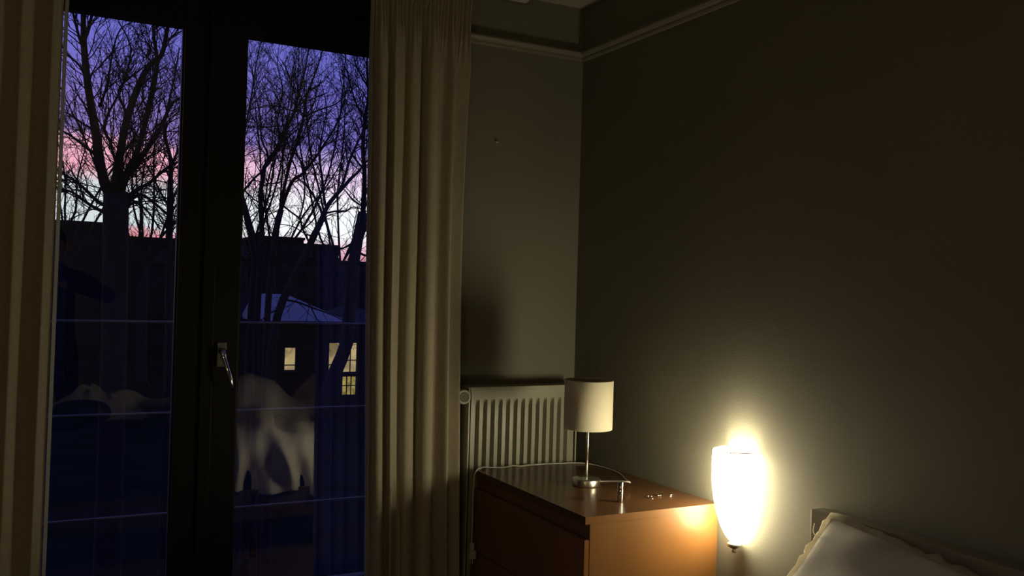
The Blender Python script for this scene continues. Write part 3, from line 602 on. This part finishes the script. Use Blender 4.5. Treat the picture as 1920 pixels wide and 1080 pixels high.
TREES = {
'oak':{
  'trunk':[(1.04,14.0,0.58,0.17),(1.03,14.0,1.18,0.17),(1.02,14.0,1.86,0.166),(1.01,14.0,2.39,0.17),(1.0,14.0,2.69,0.162)],
  'A':[(0.92,14.0,2.67,0.082),(0.84,13.92,2.81,0.068),(0.77,13.85,3.12,0.061),(0.7,13.77,3.5,0.058),(0.64,13.7,3.8,0.051),(0.58,13.62,4.1,0.048),(0.52,13.54,4.56,0.042),(0.5,13.47,4.89,0.034),(0.47,13.39,5.36,0.024)],
  'A2':[(0.52,13.54,4.56,0.031),(0.46,13.43,4.64,0.02),(0.37,13.31,4.93,0.015),(0.3,13.2,5.21,0.01)],
  'A3':[(0.52,13.43,4.63,0.027),(0.56,13.4,4.81,0.02),(0.6,13.37,4.99,0.018),(0.63,13.34,5.34,0.014)],
  'B':[(0.99,14.0,2.69,0.075),(0.99,13.9,2.82,0.065),(1.03,13.8,3.23,0.054),(1.09,13.7,3.67,0.051),(1.21,13.6,4.12,0.044),(1.34,13.5,4.42,0.041),(1.48,13.4,4.56,0.034),(1.53,13.3,4.87,0.027),(1.57,13.21,5.18,0.02),(1.61,13.11,5.49,0.014)],
  'C':[(1.06,14.0,2.68,0.068),(1.09,13.88,2.87,0.051),(1.18,13.75,3.07,0.044),(1.28,13.62,3.43,0.037),(1.38,13.5,4.02,0.041),(1.41,13.38,4.27,0.034),(1.41,13.25,4.47,0.027),(1.34,13.13,4.8,0.02),(1.33,13.0,5.12,0.014)],
  'D':[(1.07,14.0,2.73,0.061),(1.12,13.97,2.92,0.048),(1.24,13.94,3.08,0.042),(1.41,13.91,3.37,0.037),(1.55,13.89,3.63,0.031),(1.69,13.86,3.99,0.02),(1.85,13.83,4.12,0.014)],
  'F':[(0.97,13.8,3.11,0.02),(0.89,13.92,3.4,0.02),(0.83,14.04,3.66,0.017),(1.06,14.16,4.24,0.014),(1.16,14.28,4.81,0.012),(0.99,14.4,5.2,0.008)],
  'G':[(0.77,13.85,3.12,0.024),(0.59,13.93,3.28,0.02),(0.38,14.02,3.44,0.015),(0.16,14.11,3.55,0.01)],
  'H':[(0.89,14.0,2.49,0.031),(0.78,14.08,2.54,0.027),(0.58,14.15,2.74,0.02),(0.36,14.23,2.9,0.015),(0.14,14.3,3.02,0.01)],
  'I':[(0.89,14.0,2.38,0.027),(0.68,13.92,2.47,0.022),(0.44,13.84,2.63,0.017),(0.21,13.76,2.66,0.012)],
  'J':[(1.11,14.0,2.58,0.034),(1.31,14.01,2.77,0.027),(1.44,14.02,2.85,0.024),(1.65,14.03,3.07,0.02),(1.91,14.04,3.25,0.014)],
  'K':[(1.12,14.0,2.51,0.031),(1.31,13.94,2.67,0.024),(1.5,13.87,2.56,0.02),(1.66,13.81,2.42,0.014),(1.85,13.74,2.37,0.008)],
  'L':[(1.1,14.0,2.39,0.027),(1.23,13.91,2.55,0.02),(1.4,13.81,2.44,0.014),(1.57,13.72,2.18,0.01)],
  'M':[(0.58,13.62,4.1,0.02),(0.48,13.51,4.29,0.016),(0.33,13.39,4.38,0.011),(0.18,13.28,4.41,0.007)],
  'N':[(0.7,13.77,3.5,0.02),(0.57,13.69,3.54,0.015),(0.37,13.61,3.65,0.01),(0.21,13.53,3.68,0.007)],
  'P':[(1.1,13.7,3.75,0.02),(0.98,13.82,4.09,0.018),(1.23,13.95,4.41,0.014),(1.33,14.07,4.52,0.01)],
  'Q':[(0.74,13.7,3.81,0.02),(0.83,13.79,4.13,0.015),(0.9,13.88,4.65,0.012),(0.99,13.98,4.98,0.009),(1.17,14.07,5.15,0.007)],
},
'sap':{
  'trunk':[(2.14,17.0,0.4,0.06),(2.12,17.0,1.52,0.06),(2.1,17.0,2.27,0.06),(2.1,17.0,2.65,0.057),(2.09,17.0,3.17,0.048)],
  'A':[(2.09,17.0,3.17,0.045),(2.1,17.09,3.59,0.036),(1.99,17.18,4.06,0.03),(2.02,17.27,4.42,0.021),(2.14,17.35,5.08,0.015),(2.23,17.44,5.69,0.009)],
  'B':[(2.09,17.09,3.41,0.024),(2.19,17.18,3.7,0.021),(2.38,17.26,4.01,0.012)],
  'C':[(2.09,17.0,2.75,0.024),(1.92,16.91,3.01,0.018),(1.75,16.82,3.31,0.012),(1.55,16.73,3.6,0.007)],
  'D':[(2.09,17.0,2.6,0.024),(2.23,16.95,2.85,0.018),(2.44,16.89,3.04,0.012)],
},
't1':{
  'trunk':[(4.17,20.0,0.22,0.078),(4.19,20.0,1.14,0.072),(4.22,20.0,1.95,0.066),(4.17,20.0,2.35,0.06),(4.02,20.0,2.86,0.051),(3.92,20.0,3.31,0.045)],
  'A':[(3.92,20.0,3.31,0.036),(3.83,20.04,3.88,0.03),(3.94,20.07,4.7,0.024),(4.06,20.11,5.41,0.018),(4.16,20.15,6.24,0.012),(4.28,20.18,6.85,0.006)],
  'B':[(3.96,20.0,3.46,0.024),(4.19,20.07,3.76,0.024),(4.39,20.13,3.95,0.021),(4.69,20.2,4.38,0.018),(4.99,20.27,4.83,0.012)],
  'C':[(3.96,20.0,3.46,0.015),(4.17,20.1,3.31,0.015),(4.35,20.2,3.22,0.012)],
  'D':[(4.08,20.0,2.63,0.018),(4.23,20.11,2.9,0.012),(4.33,20.22,3.06,0.009)],
},
't2':{
  'trunk':[(4.74,22.0,0.1,0.078),(4.76,22.0,1.11,0.072),(4.79,22.0,2.13,0.066),(4.8,22.0,2.69,0.06),(4.73,22.0,3.58,0.054),(4.81,22.0,4.26,0.051)],
  'A':[(4.81,22.0,4.26,0.048),(4.95,21.88,4.53,0.045),(5.11,21.76,4.83,0.042),(5.25,21.64,5.25,0.039),(5.37,21.52,5.57,0.036),(5.41,21.41,5.92,0.03),(5.51,21.29,6.42,0.021),(5.58,21.17,7.03,0.012)],
  'B':[(4.81,22.0,4.26,0.03),(4.89,22.03,4.56,0.027),(4.73,22.06,4.93,0.021),(4.7,22.09,5.45,0.018),(4.56,22.12,6.07,0.012),(4.45,22.15,6.7,0.007)],
  'C':[(5.11,21.76,4.83,0.024),(5.04,21.81,5.38,0.021),(5.16,21.86,6.1,0.015),(5.02,21.91,6.73,0.011),(5.08,21.96,7.33,0.006)],
  'D':[(5.37,21.52,5.57,0.018),(4.84,21.53,5.65,0.015),(4.26,21.53,5.47,0.009)],
  'E':[(5.25,21.64,5.25,0.018),(4.8,21.55,5.15,0.013),(4.23,21.46,5.07,0.008)],
},
't3':{
  'trunk':[(4.29,19.0,0.28,0.066),(4.32,19.0,1.16,0.066),(4.38,19.0,2.05,0.066),(4.42,19.0,2.54,0.066),(4.52,19.0,3.02,0.06)],
  'A':[(4.52,19.0,3.02,0.042),(4.6,18.99,3.28,0.039),(4.7,18.98,3.56,0.036),(4.79,18.98,3.69,0.036),(4.95,18.97,3.81,0.03),(5.22,18.96,4.19,0.027),(5.4,18.95,4.49,0.024),(5.62,18.95,4.89,0.018),(5.78,18.94,5.42,0.013),(5.87,18.93,6.0,0.007)],
  'B':[(4.52,19.0,3.02,0.042),(4.51,18.88,3.21,0.039),(4.52,18.76,3.48,0.036),(4.61,18.64,4.04,0.035),(4.68,18.53,4.32,0.033),(4.78,18.41,4.88,0.03),(4.8,18.29,5.29,0.027),(4.92,18.17,5.72,0.018),(5.03,18.05,6.2,0.012),(5.02,17.94,6.54,0.006)],
  'C':[(4.56,19.0,3.1,0.021),(4.79,19.12,2.97,0.018),(4.98,19.25,2.87,0.018),(5.09,19.38,2.66,0.021),(5.27,19.5,2.39,0.024)],
  'D':[(4.98,19.25,2.87,0.018),(5.09,19.36,3.29,0.018),(5.12,19.46,3.68,0.018),(5.09,19.57,4.05,0.017),(4.99,19.67,4.32,0.014),(4.9,19.78,4.76,0.009)],
  'E':[(4.61,18.64,4.04,0.018),(4.73,18.66,3.83,0.015),(4.71,18.67,3.66,0.012)],
  'F':[(5.09,19.38,2.66,0.015),(5.27,19.32,2.84,0.015),(5.39,19.26,3.07,0.012)],
  'G':[(4.78,18.41,4.88,0.018),(5.15,18.53,5.1,0.015),(5.52,18.64,5.28,0.013),(5.83,18.76,5.62,0.007)],
},
't4':{
  'trunk':[(3.71,16.0,0.27,0.078),(3.8,16.0,0.9,0.072),(3.89,16.0,1.19,0.069),(4.17,16.0,1.78,0.072),(4.36,16.0,2.23,0.06),(4.56,16.0,2.69,0.054)],
  'A':[(4.56,16.0,2.69,0.042),(4.67,16.02,2.94,0.039),(4.91,16.04,3.23,0.033),(5.07,16.06,3.42,0.03),(5.22,16.08,3.57,0.024),(5.4,16.1,3.8,0.018),(5.66,16.12,4.02,0.012)],
  'B':[(4.56,16.0,2.69,0.027),(4.53,16.11,2.85,0.024),(4.41,16.22,3.12,0.021),(4.3,16.33,3.31,0.018),(4.26,16.44,3.63,0.015),(4.2,16.55,3.86,0.012),(4.05,16.66,4.22,0.007)],
  'C':[(4.63,16.02,2.85,0.03),(4.61,16.12,2.99,0.027),(4.58,16.22,3.44,0.021),(4.54,16.32,3.87,0.018),(4.62,16.42,4.25,0.013),(4.71,16.52,4.77,0.009),(4.6,16.62,5.27,0.006)],
  'D':[(4.85,16.04,3.18,0.027),(4.93,16.04,3.36,0.024),(5.03,16.05,3.74,0.023),(5.17,16.05,4.08,0.021),(5.3,16.05,4.42,0.018),(5.35,16.05,4.96,0.013),(5.38,16.06,5.56,0.009)],
  'E':[(4.6,16.0,2.75,0.018),(4.77,15.97,2.8,0.017),(4.96,15.95,2.81,0.014),(5.11,15.93,2.9,0.011),(5.46,15.9,2.79,0.006)],
  'F':[(4.58,16.0,2.68,0.018),(4.66,16.03,2.47,0.017),(4.73,16.06,2.14,0.017)],
  'G':[(4.46,16.0,2.36,0.015),(4.27,15.98,2.35,0.012),(4.02,15.96,2.48,0.009),(3.74,15.94,2.51,0.006)],
  'R':[(3.89,16.0,1.19,0.021),(4.1,15.9,1.16,0.018),(4.4,15.8,1.05,0.015),(4.68,15.71,0.95,0.012),(4.93,15.61,0.82,0.008)],
  'S':[(3.84,16.0,1.02,0.018),(3.67,15.94,0.96,0.015),(3.5,15.89,0.83,0.009)],
  'U':[(4.02,16.0,1.45,0.018),(4.3,16.09,1.25,0.015),(4.51,16.18,0.93,0.011),(4.64,16.27,0.77,0.007)],
},
't5':{
  'trunk':[(5.29,18.0,-0.79,0.144),(5.43,18.0,-0.4,0.144),(5.6,18.0,0.01,0.14),(5.7,18.0,0.31,0.135),(5.75,18.0,1.1,0.131),(5.8,18.0,1.99,0.122),(5.88,18.0,2.53,0.113),(5.96,18.0,2.99,0.099)],
  'A':[(5.96,18.0,2.99,0.056),(5.93,17.87,3.4,0.053),(5.88,17.74,3.81,0.05),(5.79,17.61,4.28,0.043),(5.77,17.47,4.79,0.037),(5.78,17.34,5.25,0.028),(5.69,17.21,5.84,0.019),(5.67,17.08,6.33,0.009)],
  'B':[(5.92,18.0,3.13,0.019),(5.7,17.87,3.22,0.019),(5.5,17.74,3.37,0.012),(5.26,17.61,3.54,0.007)],
  'C':[(5.92,17.87,3.29,0.031),(6.08,17.91,3.58,0.031),(6.31,17.94,3.98,0.025)],
  'D':[(5.84,18.0,2.4,0.031),(5.62,17.94,2.27,0.022),(5.38,17.87,2.17,0.012)],
  'E':[(5.83,18.0,2.2,0.028),(6.1,18.01,2.1,0.022),(6.39,18.02,2.23,0.012)],
  'F':[(5.88,18.0,2.47,0.019),(6.08,17.99,2.65,0.015),(6.36,17.98,2.78,0.012)],
  'G':[(5.88,17.74,3.81,0.019),(5.69,17.69,4.01,0.015),(5.46,17.65,4.3,0.011),(5.33,17.6,4.71,0.007)],
  'H':[(5.77,17.47,4.79,0.022),(5.63,17.62,5.12,0.019),(5.51,17.76,5.61,0.012),(5.47,17.9,6.06,0.007)],
},
}
rt_ = random.Random(7)
def tube3(mb, pts, r0, r1, n=3):
    k = len(mb.v); m_ = len(pts)
    d = pts[-1]-pts[0]
    a = d.orthogonal().normalized(); b = d.cross(a).normalized()
    cs = [(math.cos(2*PI*q_/n), math.sin(2*PI*q_/n)) for q_ in range(n)]
    for i, p in enumerate(pts):
        r = r0+(r1-r0)*i/(m_-1)
        for c_, s_ in cs: mb.v.append((p.x+(a.x*c_+b.x*s_)*r, p.y+(a.y*c_+b.y*s_)*r, p.z+(a.z*c_+b.z*s_)*r))
    for i in range(m_-1):
        for q_ in range(n):
            q2 = (q_+1) % n; mb.f.append((k+i*n+q_, k+i*n+q2, k+(i+1)*n+q2, k+(i+1)*n+q_))
    mb.sm += [True]*(n*(m_-1))
def twig(mb, p, d, ln, r, lev, step, rmin):
    pts = [p.copy()]; m_ = max(3, int(ln/step)); s_ = ln/m_; dirs = [d]
    for i in range(m_):
        d = (d+Vector((rt_.gauss(0, .17), rt_.gauss(0, .17), rt_.gauss(.06, .14)))).normalized()
        p = p+d*s_; pts.append(p); dirs.append(d)
    tube3(mb, pts, max(r, rmin), max(r*.45, rmin*.75), 3 if r < .012 else 4)
    if lev <= 0: return
    side = rt_.random()*6.28
    for i in range(1, m_):
        if rt_.random() < .80:
            t = i/m_; side += 2.4+rt_.gauss(0, .4)
            ax = dirs[i].orthogonal().normalized(); ax.rotate(Matrix.Rotation(side, 3, dirs[i]))
            nd = dirs[i].copy(); nd.rotate(Matrix.Rotation(rt_.uniform(.45, .95), 3, ax))
            twig(mb, pts[i], nd, ln*rt_.uniform(.35, .6)*(1-.35*t), r*.62, lev-1, step, rmin)
def tree(data, label, dist, density=1.0, lmul=1.0, lev=2):
    base = data['trunk'][0]; root = thing('bare_tree', label, 'tree', (base[0], base[1], GZ), 'bare trees outside the window'); P = Under(root)
    tk = data['trunk']; sc_ = dist/15.
    pts = [(base[0]+.05, base[1], GZ-.02), (base[0]+.02, base[1], GZ+.5), (base[0], base[1], (GZ+base[2])*.5)]+[(x, y, z) for x, y, z, r in tk]
    rad = [base[3]*1.75, base[3]*1.25, base[3]*1.08]+[r for *_, r in tk]
    P('trunk', MB().tube(pts, rad, 14), BARK)
    tw = MB(); rmin = .0031*sc_
    for k_, pl in data.items():
        ps = spline([p[:3] for p in pl], 3); rs = []
        for i in range(len(pl)-1): rs += [pl[i][3]+(pl[i+1][3]-pl[i][3])*j/3 for j in range(3)]
        rs.append(pl[-1][3])
        if k_ != 'trunk': P('limb', MB().tube(ps, rs, 8), BARK)
        acc = 0
        for i in range(1, len(ps)):
            if k_ == 'trunk' and (ps[i].z < 1.6+.06*dist*.3 or rs[i] > .12*sc_ and ps[i].z < 2.2): continue
            sg = ps[i]-ps[i-1]; acc += sg.length*11.0/sc_*density*(1 if dist < 15 or dist == 17 else (.5 if (ps[i].z-EYE)/dist < .135 else 1.4)); dd = sg.normalized()
            while acc > 1:
                acc -= 1; t = rt_.random(); side = rt_.random()*6.28
                ax = dd.orthogonal().normalized(); ax.rotate(Matrix.Rotation(side, 3, dd))
                nd = dd.copy(); nd.rotate(Matrix.Rotation(rt_.uniform(.4, 1.0), 3, ax))
                if nd.y > 0.8 or nd.y < -.8: nd.y *= .4; nd.normalize()
                twig(tw, ps[i-1]+sg*t, nd, rt_.uniform(.45, 1.05)*sc_*lmul, min(rs[i]*.5, .011*sc_), lev, .13*sc_, rmin)
    P('twigs', tw, TWIG, kind='stuff')
    return root
tree(TREES['oak'], 'thick-trunked bare tree forking into many limbs in the left glass pane', 14, 1.05, 1.0, 3)
tree(TREES['sap'], 'slim bare tree close to the dark door stile, right of the thick forked trunk', 17, 1.1, 1.0, 3)
tree(TREES['t1'], 'bare tree leaning left at the dark stile in the right glass pane', 20, .9, 1.0, 3)
tree(TREES['t2'], 'slender bare tree rising straight from the left corner of the tall block', 22, .9, 1.0, 3)
tree(TREES['t3'], 'bare tree with two long near-parallel limbs above the tall dark block', 19, .8, 1.0, 3)
tree(TREES['t4'], 'bare tree whose trunk leans right in a wide fork above the lower block', 16, .8, 1.0, 3)
tree(TREES['t5'], 'thick dark leaning tree passing before the lit window, next to the curtain', 18, .9, 1.0, 3)
# further trees behind, which fill the glass with fine crowns
def far_tree(label, x, y, top, nl, seed):
    global rt_
    rt_ = random.Random(seed); d = {'trunk': [(x, y, -1.5, .30), (x+.05, y, 1.0, .26), (x+.02, y, 3.0, .2)]}
    for i in range(nl):
        a = -1.15+2.3*(i+.5)/nl+rt_.uniform(-.15, .15); p = Vector((x+.03, y, 1.2+1.8*rt_.random())); dr = Vector((math.sin(a)*.75, rt_.uniform(-.35, .35), 1)).normalized(); L_ = (top-p.z)/dr.z*rt_.uniform(.7, 1)
        pl = [(p.x, p.y, p.z, .085)]
        for j in range(6):
            dr = (dr+Vector((rt_.gauss(0, .13), rt_.gauss(0, .1), .10))).normalized(); p = p+dr*L_/6; pl.append((p.x, p.y, p.z, .085-.012*(j+1)))
        d['L%d' % i] = pl
    tree(d, label, y*.60, .55, 1, 2)
far_tree('background bare tree showing between the two leaning trunks on the right side of the glass', 18.4, 60, 19.1, 6, 3)
far_tree('background bare tree filling the upper middle of the right glass pane', 13.8, 60, 19.0, 6, 5)
far_tree('background bare tree at the left edge of the right glass pane', 12.0, 60, 18.4, 5, 8)
far_tree('background bare tree in the left glass pane between the forked trunk and the slim tree', 6.0, 60, 16.2, 8, 13)
far_tree('background bare tree low behind the curtain side of the forked trunk', 1.4, 60, 13.4, 8, 21)

# ---------------------------------------------------------------- the person taking the picture, seen only as a mirror image in the glass
SKIN = mat('skin', (.42, .25, .17), .55); HAIR = mat('dark_hair', (.012, .009, .007), .6); JUMPER = mat('navy_jumper', (.012, .018, .045), .9, noise=(60, .2), spec=.1); JEANS = mat('dark_trousers', (.009, .010, .014), .9, spec=.1); SHOE = mat('dark_shoe', (.01, .01, .01), .5); EYEW = mat('eye_white', (.6, .58, .55), .2)
def skin_mesh(verts, edges, levels=2, root=0):
    me = bpy.data.meshes.new('tmp'); me.from_pydata([v[:3] for v in verts], edges, []); o = bpy.data.objects.new('tmp', me); C.objects.link(o)
    o.modifiers.new('s', 'SKIN'); sv = me.skin_vertices[0].data
    for i, v in enumerate(verts):
        r = v[3]; sv[i].radius = r if isinstance(r, tuple) else (r, r); sv[i].use_root = (i == root)
    o.modifiers.new('d', 'SUBSURF').levels = levels
    dg = bpy.context.evaluated_depsgraph_get(); e = o.evaluated_get(dg); m_ = e.to_mesh()
    vs = [v.co.copy() for v in m_.vertices]; fs = [tuple(p.vertices) for p in m_.polygons]; e.to_mesh_clear()
    bpy.data.objects.remove(o); bpy.data.meshes.remove(me); return vs, fs
pxx, pyy = .13, -.50
J = {'pelvis': (pxx, pyy, .95, (.155, .115)), 'waist': (pxx, pyy+.005, 1.10, (.135, .10)), 'chest': (pxx, pyy+.0, 1.30, (.165, .115)), 'collar': (pxx, pyy+.005, 1.455, (.10, .08)),
     'neck': (pxx, pyy+.02, 1.53, .056), 'neck2': (pxx-.005, pyy+.035, 1.585, .054),
     'rsh': (pxx+.185, pyy+.005, 1.43, .066), 'rel': (pxx+.375, pyy+.09, 1.305, .050), 'rfa': (pxx+.20, pyy+.23, 1.36, .042), 'rwr': (pxx+.035, pyy+.335, 1.395, .029),
     'lsh': (pxx-.185, pyy+.005, 1.43, .066), 'lel': (pxx-.40, pyy+.13, 1.30, .050), 'lfa': (pxx-.345, pyy+.29, 1.36, .042), 'lwr': (pxx-.27, pyy+.41, 1.395, .029),
     'rhip': (pxx+.095, pyy, .86, .10), 'rth': (pxx+.10, pyy+.01, .68, .083), 'rkn': (pxx+.10, pyy+.015, .48, .060), 'rca': (pxx+.10, pyy-.005, .33, .056), 'ran': (pxx+.10, pyy-.01, .10, .040), 'rft': (pxx+.12, pyy+.10, .040, .038), 'rto': (pxx+.13, pyy+.17, .032, .030),
     'lhip': (pxx-.095, pyy, .86, .10), 'lth': (pxx-.10, pyy+.01, .68, .083), 'lkn': (pxx-.10, pyy+.015, .48, .060), 'lca': (pxx-.10, pyy-.005, .33, .056), 'lan': (pxx-.10, pyy-.01, .10, .040), 'lft': (pxx-.12, pyy+.10, .040, .038), 'lto': (pxx-.13, pyy+.17, .032, .030)}
names = list(J); ix = {n_: i for i, n_ in enumerate(names)}
ED = 'pelvis-waist waist-chest chest-collar collar-neck neck-neck2 collar-rsh rsh-rel rel-rfa rfa-rwr collar-lsh lsh-lel lel-lfa lfa-lwr pelvis-rhip rhip-rth rth-rkn rkn-rca rca-ran ran-rft rft-rto pelvis-lhip lhip-lth lth-lkn lkn-lca lca-lan lan-lft lft-lto'.split()
vs, fs = skin_mesh([J[n_] for n_ in names], [tuple(ix[a] for a in e_.split('-')) for e_ in ED])
body = MB(); body.add(vs, fs, True)
mats_ix = []
for f in fs:
    c_ = sum((vs[i] for i in f), Vector())/len(f)
    near_wrist = min((c_-Vector(J['rwr'][:3])).length, (c_-Vector(J['lwr'][:3])).length) < .045
    mats_ix.append(0 if c_.z > 1.545 or near_wrist else (1 if c_.z > .90 else (2 if c_.z > .085 else 3)))
def hand(wr, grip, fdir, palm_n, thumb_dir):
    """palm and five separate bent fingers closing on the edge of the phone"""
    wr = Vector(wr); g = Vector(grip); d = (g-wr).normalized(); s_ = Vector(fdir).normalized(); nrm = Vector(palm_n).normalized()
    out = [skin_mesh([(*wr, .024), (*(wr+d*.035), (.030, .018)), (*(wr+d*.075), (.036, .015))], [(0, 1), (1, 2)])]
    for i, (off, ln) in enumerate(((-.030, .064), (-.010, .074), (.010, .070), (.029, .055))):
        b = wr+d*.066+s_*off; p = [b, b+d*ln*.38+nrm*.004, b+d*ln*.66+nrm*.020, b+d*ln*.74+nrm*.042]
        out.append(skin_mesh([(*p[0], .0095), (*p[1], .0088), (*p[2], .0080), (*p[3], .0068)], [(0, 1), (1, 2), (2, 3)]))
    b = wr+d*.028-s_*.022; t_ = Vector(thumb_dir).normalized(); p = [b, b+(d*.5-s_*.7).normalized()*.032, b+d*.045-s_*.030+nrm*.014, b+d*.066-s_*.026+nrm*.030]
    out.append(skin_mesh([(*p[0], .0125), (*p[1], .0105), (*p[2], .0095), (*p[3], .0078)], [(0, 1), (1, 2), (2, 3)]))
    return out
pc = Vector((-.016, -.034, EYE))       # middle of the phone, just behind the lens
rgt = Vector((rt.x, rt.y, 0)); fwd = Vector((fw.x, fw.y, 0))
for side, wk in ((1, 'rwr'), (-1, 'lwr')):
    for hv, hf in hand(J[wk][:3], pc+rgt*side*.085-fwd*.012, (0, 0, -1), fwd*.8-rgt*side*.6, (0, 0, 1)):
        body.add(hv, hf, True); mats_ix += [0]*len(hf)
# head: an egg with brow, nose, lips and chin drawn out of one surface, turned down to the screen
hc = Vector((pxx-.012, pyy+.055, 1.672)); look = Vector((-.20, .93, -.28)).normalized(); hr = look.cross(Vector((0, 0, 1))).normalized(); hu = hr.cross(look)
def bump3(a, b, ca, cb, sa, sb): return math.exp(-((a-ca)/sa)**2-((b-cb)/sb)**2)
def head_pt(u, v):
    a = 2*PI*u; b = PI*(v-.5)               # a = 0 looks forward
    z = math.sin(b)*.118; rr = math.cos(b)**.82
    fwdr = .098 if math.cos(a) > 0 else .102
    x = math.sin(a)*.074*rr*(1-.16*max(0, -b/1.5)); y = math.cos(a)*fwdr*rr
    aa = (a+PI) % (2*PI)-PI; fz = z
    if abs(aa) < 1.3:
        y += .030*bump3(aa, fz, 0, -.022, .17, .016)+.016*bump3(aa, fz, 0, .0, .12, .022)      # nose
        y += .009*bump3(aa, fz, 0, -.056, .30, .008)+.007*bump3(aa, fz, 0, -.068, .26, .007)    # lips
        y -= .010*(bump3(aa, fz, .36, .010, .17, .013)+bump3(aa, fz, -.36, .010, .17, .013))     # eye sockets
        y += .010*bump3(aa, fz, 0, -.098, .5, .018)+.006*bump3(aa, fz, 0, .030, .8, .012)       # chin, brow
    return hc+hr*x+look*y+hu*z
hm = MB(); hm.grid(72, 52, lambda u, v: head_pt(u, .004+.992*v))
for s_ in (-1, 1):
    e0 = hc+hr*s_*.073-hu*.004-look*.006
    hm.lathe([(.0, .0), (.016, .002), (.019, .006), (.013, .010), (.0, .008)], tuple(e0), 14, axis=tuple((hr*s_-look*.5).normalized()))
nf = len(hm.f); body.add(hm.v, hm.f, True); mats_ix += [0]*nf
pr = thing('person', 'person in navy top mirrored dimly in the glass, elbow raised taking a picture', 'person', (pxx, pyy, 0)); P = Under(pr)
bo = P('body', body, SKIN)
for m_ in (JUMPER, JEANS, SHOE): bo.data.materials.append(m_)
bo.data.polygons.foreach_set('material_index', mats_ix)
P('hair', MB().grid(60, 30, lambda u, v: (lambda p, a: hc+(p-hc)*1.075+hu*.006-look*.004)(head_pt(u, max(.40+.30*(.5+.5*math.cos(2*PI*u))**1.5, .30)+(.996-max(.40+.30*(.5+.5*math.cos(2*PI*u))**1.5, .30))*v), 0)), HAIR)
for s_ in (-1, 1):
    P('eye', MB().lathe([(.0, -.0105), (.006, -.0088), (.0105, 0), (.006, .0088), (.0, .0105)], tuple(hc+hr*s_*.032+look*.080+hu*.010), 14, axis=tuple(look)), EYEW)
ph = thing('smartphone', 'dark smartphone held up in both hands by the person', 'smartphone', tuple(pc)); P = Under(ph)
b_ = MB(); bm = bmesh.new(); bmesh.ops.create_cube(bm, size=1)
for v in bm.verts: v.co = Vector((v.co.x*.150, v.co.y*.0078, v.co.z*.074))
bmesh.ops.bevel(bm, geom=bm.edges[:], offset=.003, segments=2, affect='EDGES'); bm.verts.index_update()
b_.add([pc+rgt*v.co.x+fwd*v.co.y+Vector((0, 0, v.co.z)) for v in bm.verts], [[v.index for v in f.verts] for f in bm.faces]); bm.free()
P('phone_body', b_, BAG)
k = MB(); k.lathe([(.006, 0), (.006, .0015), (.004, .0018), (0, .0014)], tuple(pc+fwd*.0039+rgt*.052+Vector((0, 0, .022))), 16, axis=tuple(fwd)); P('camera_lens', k, DARKGL)
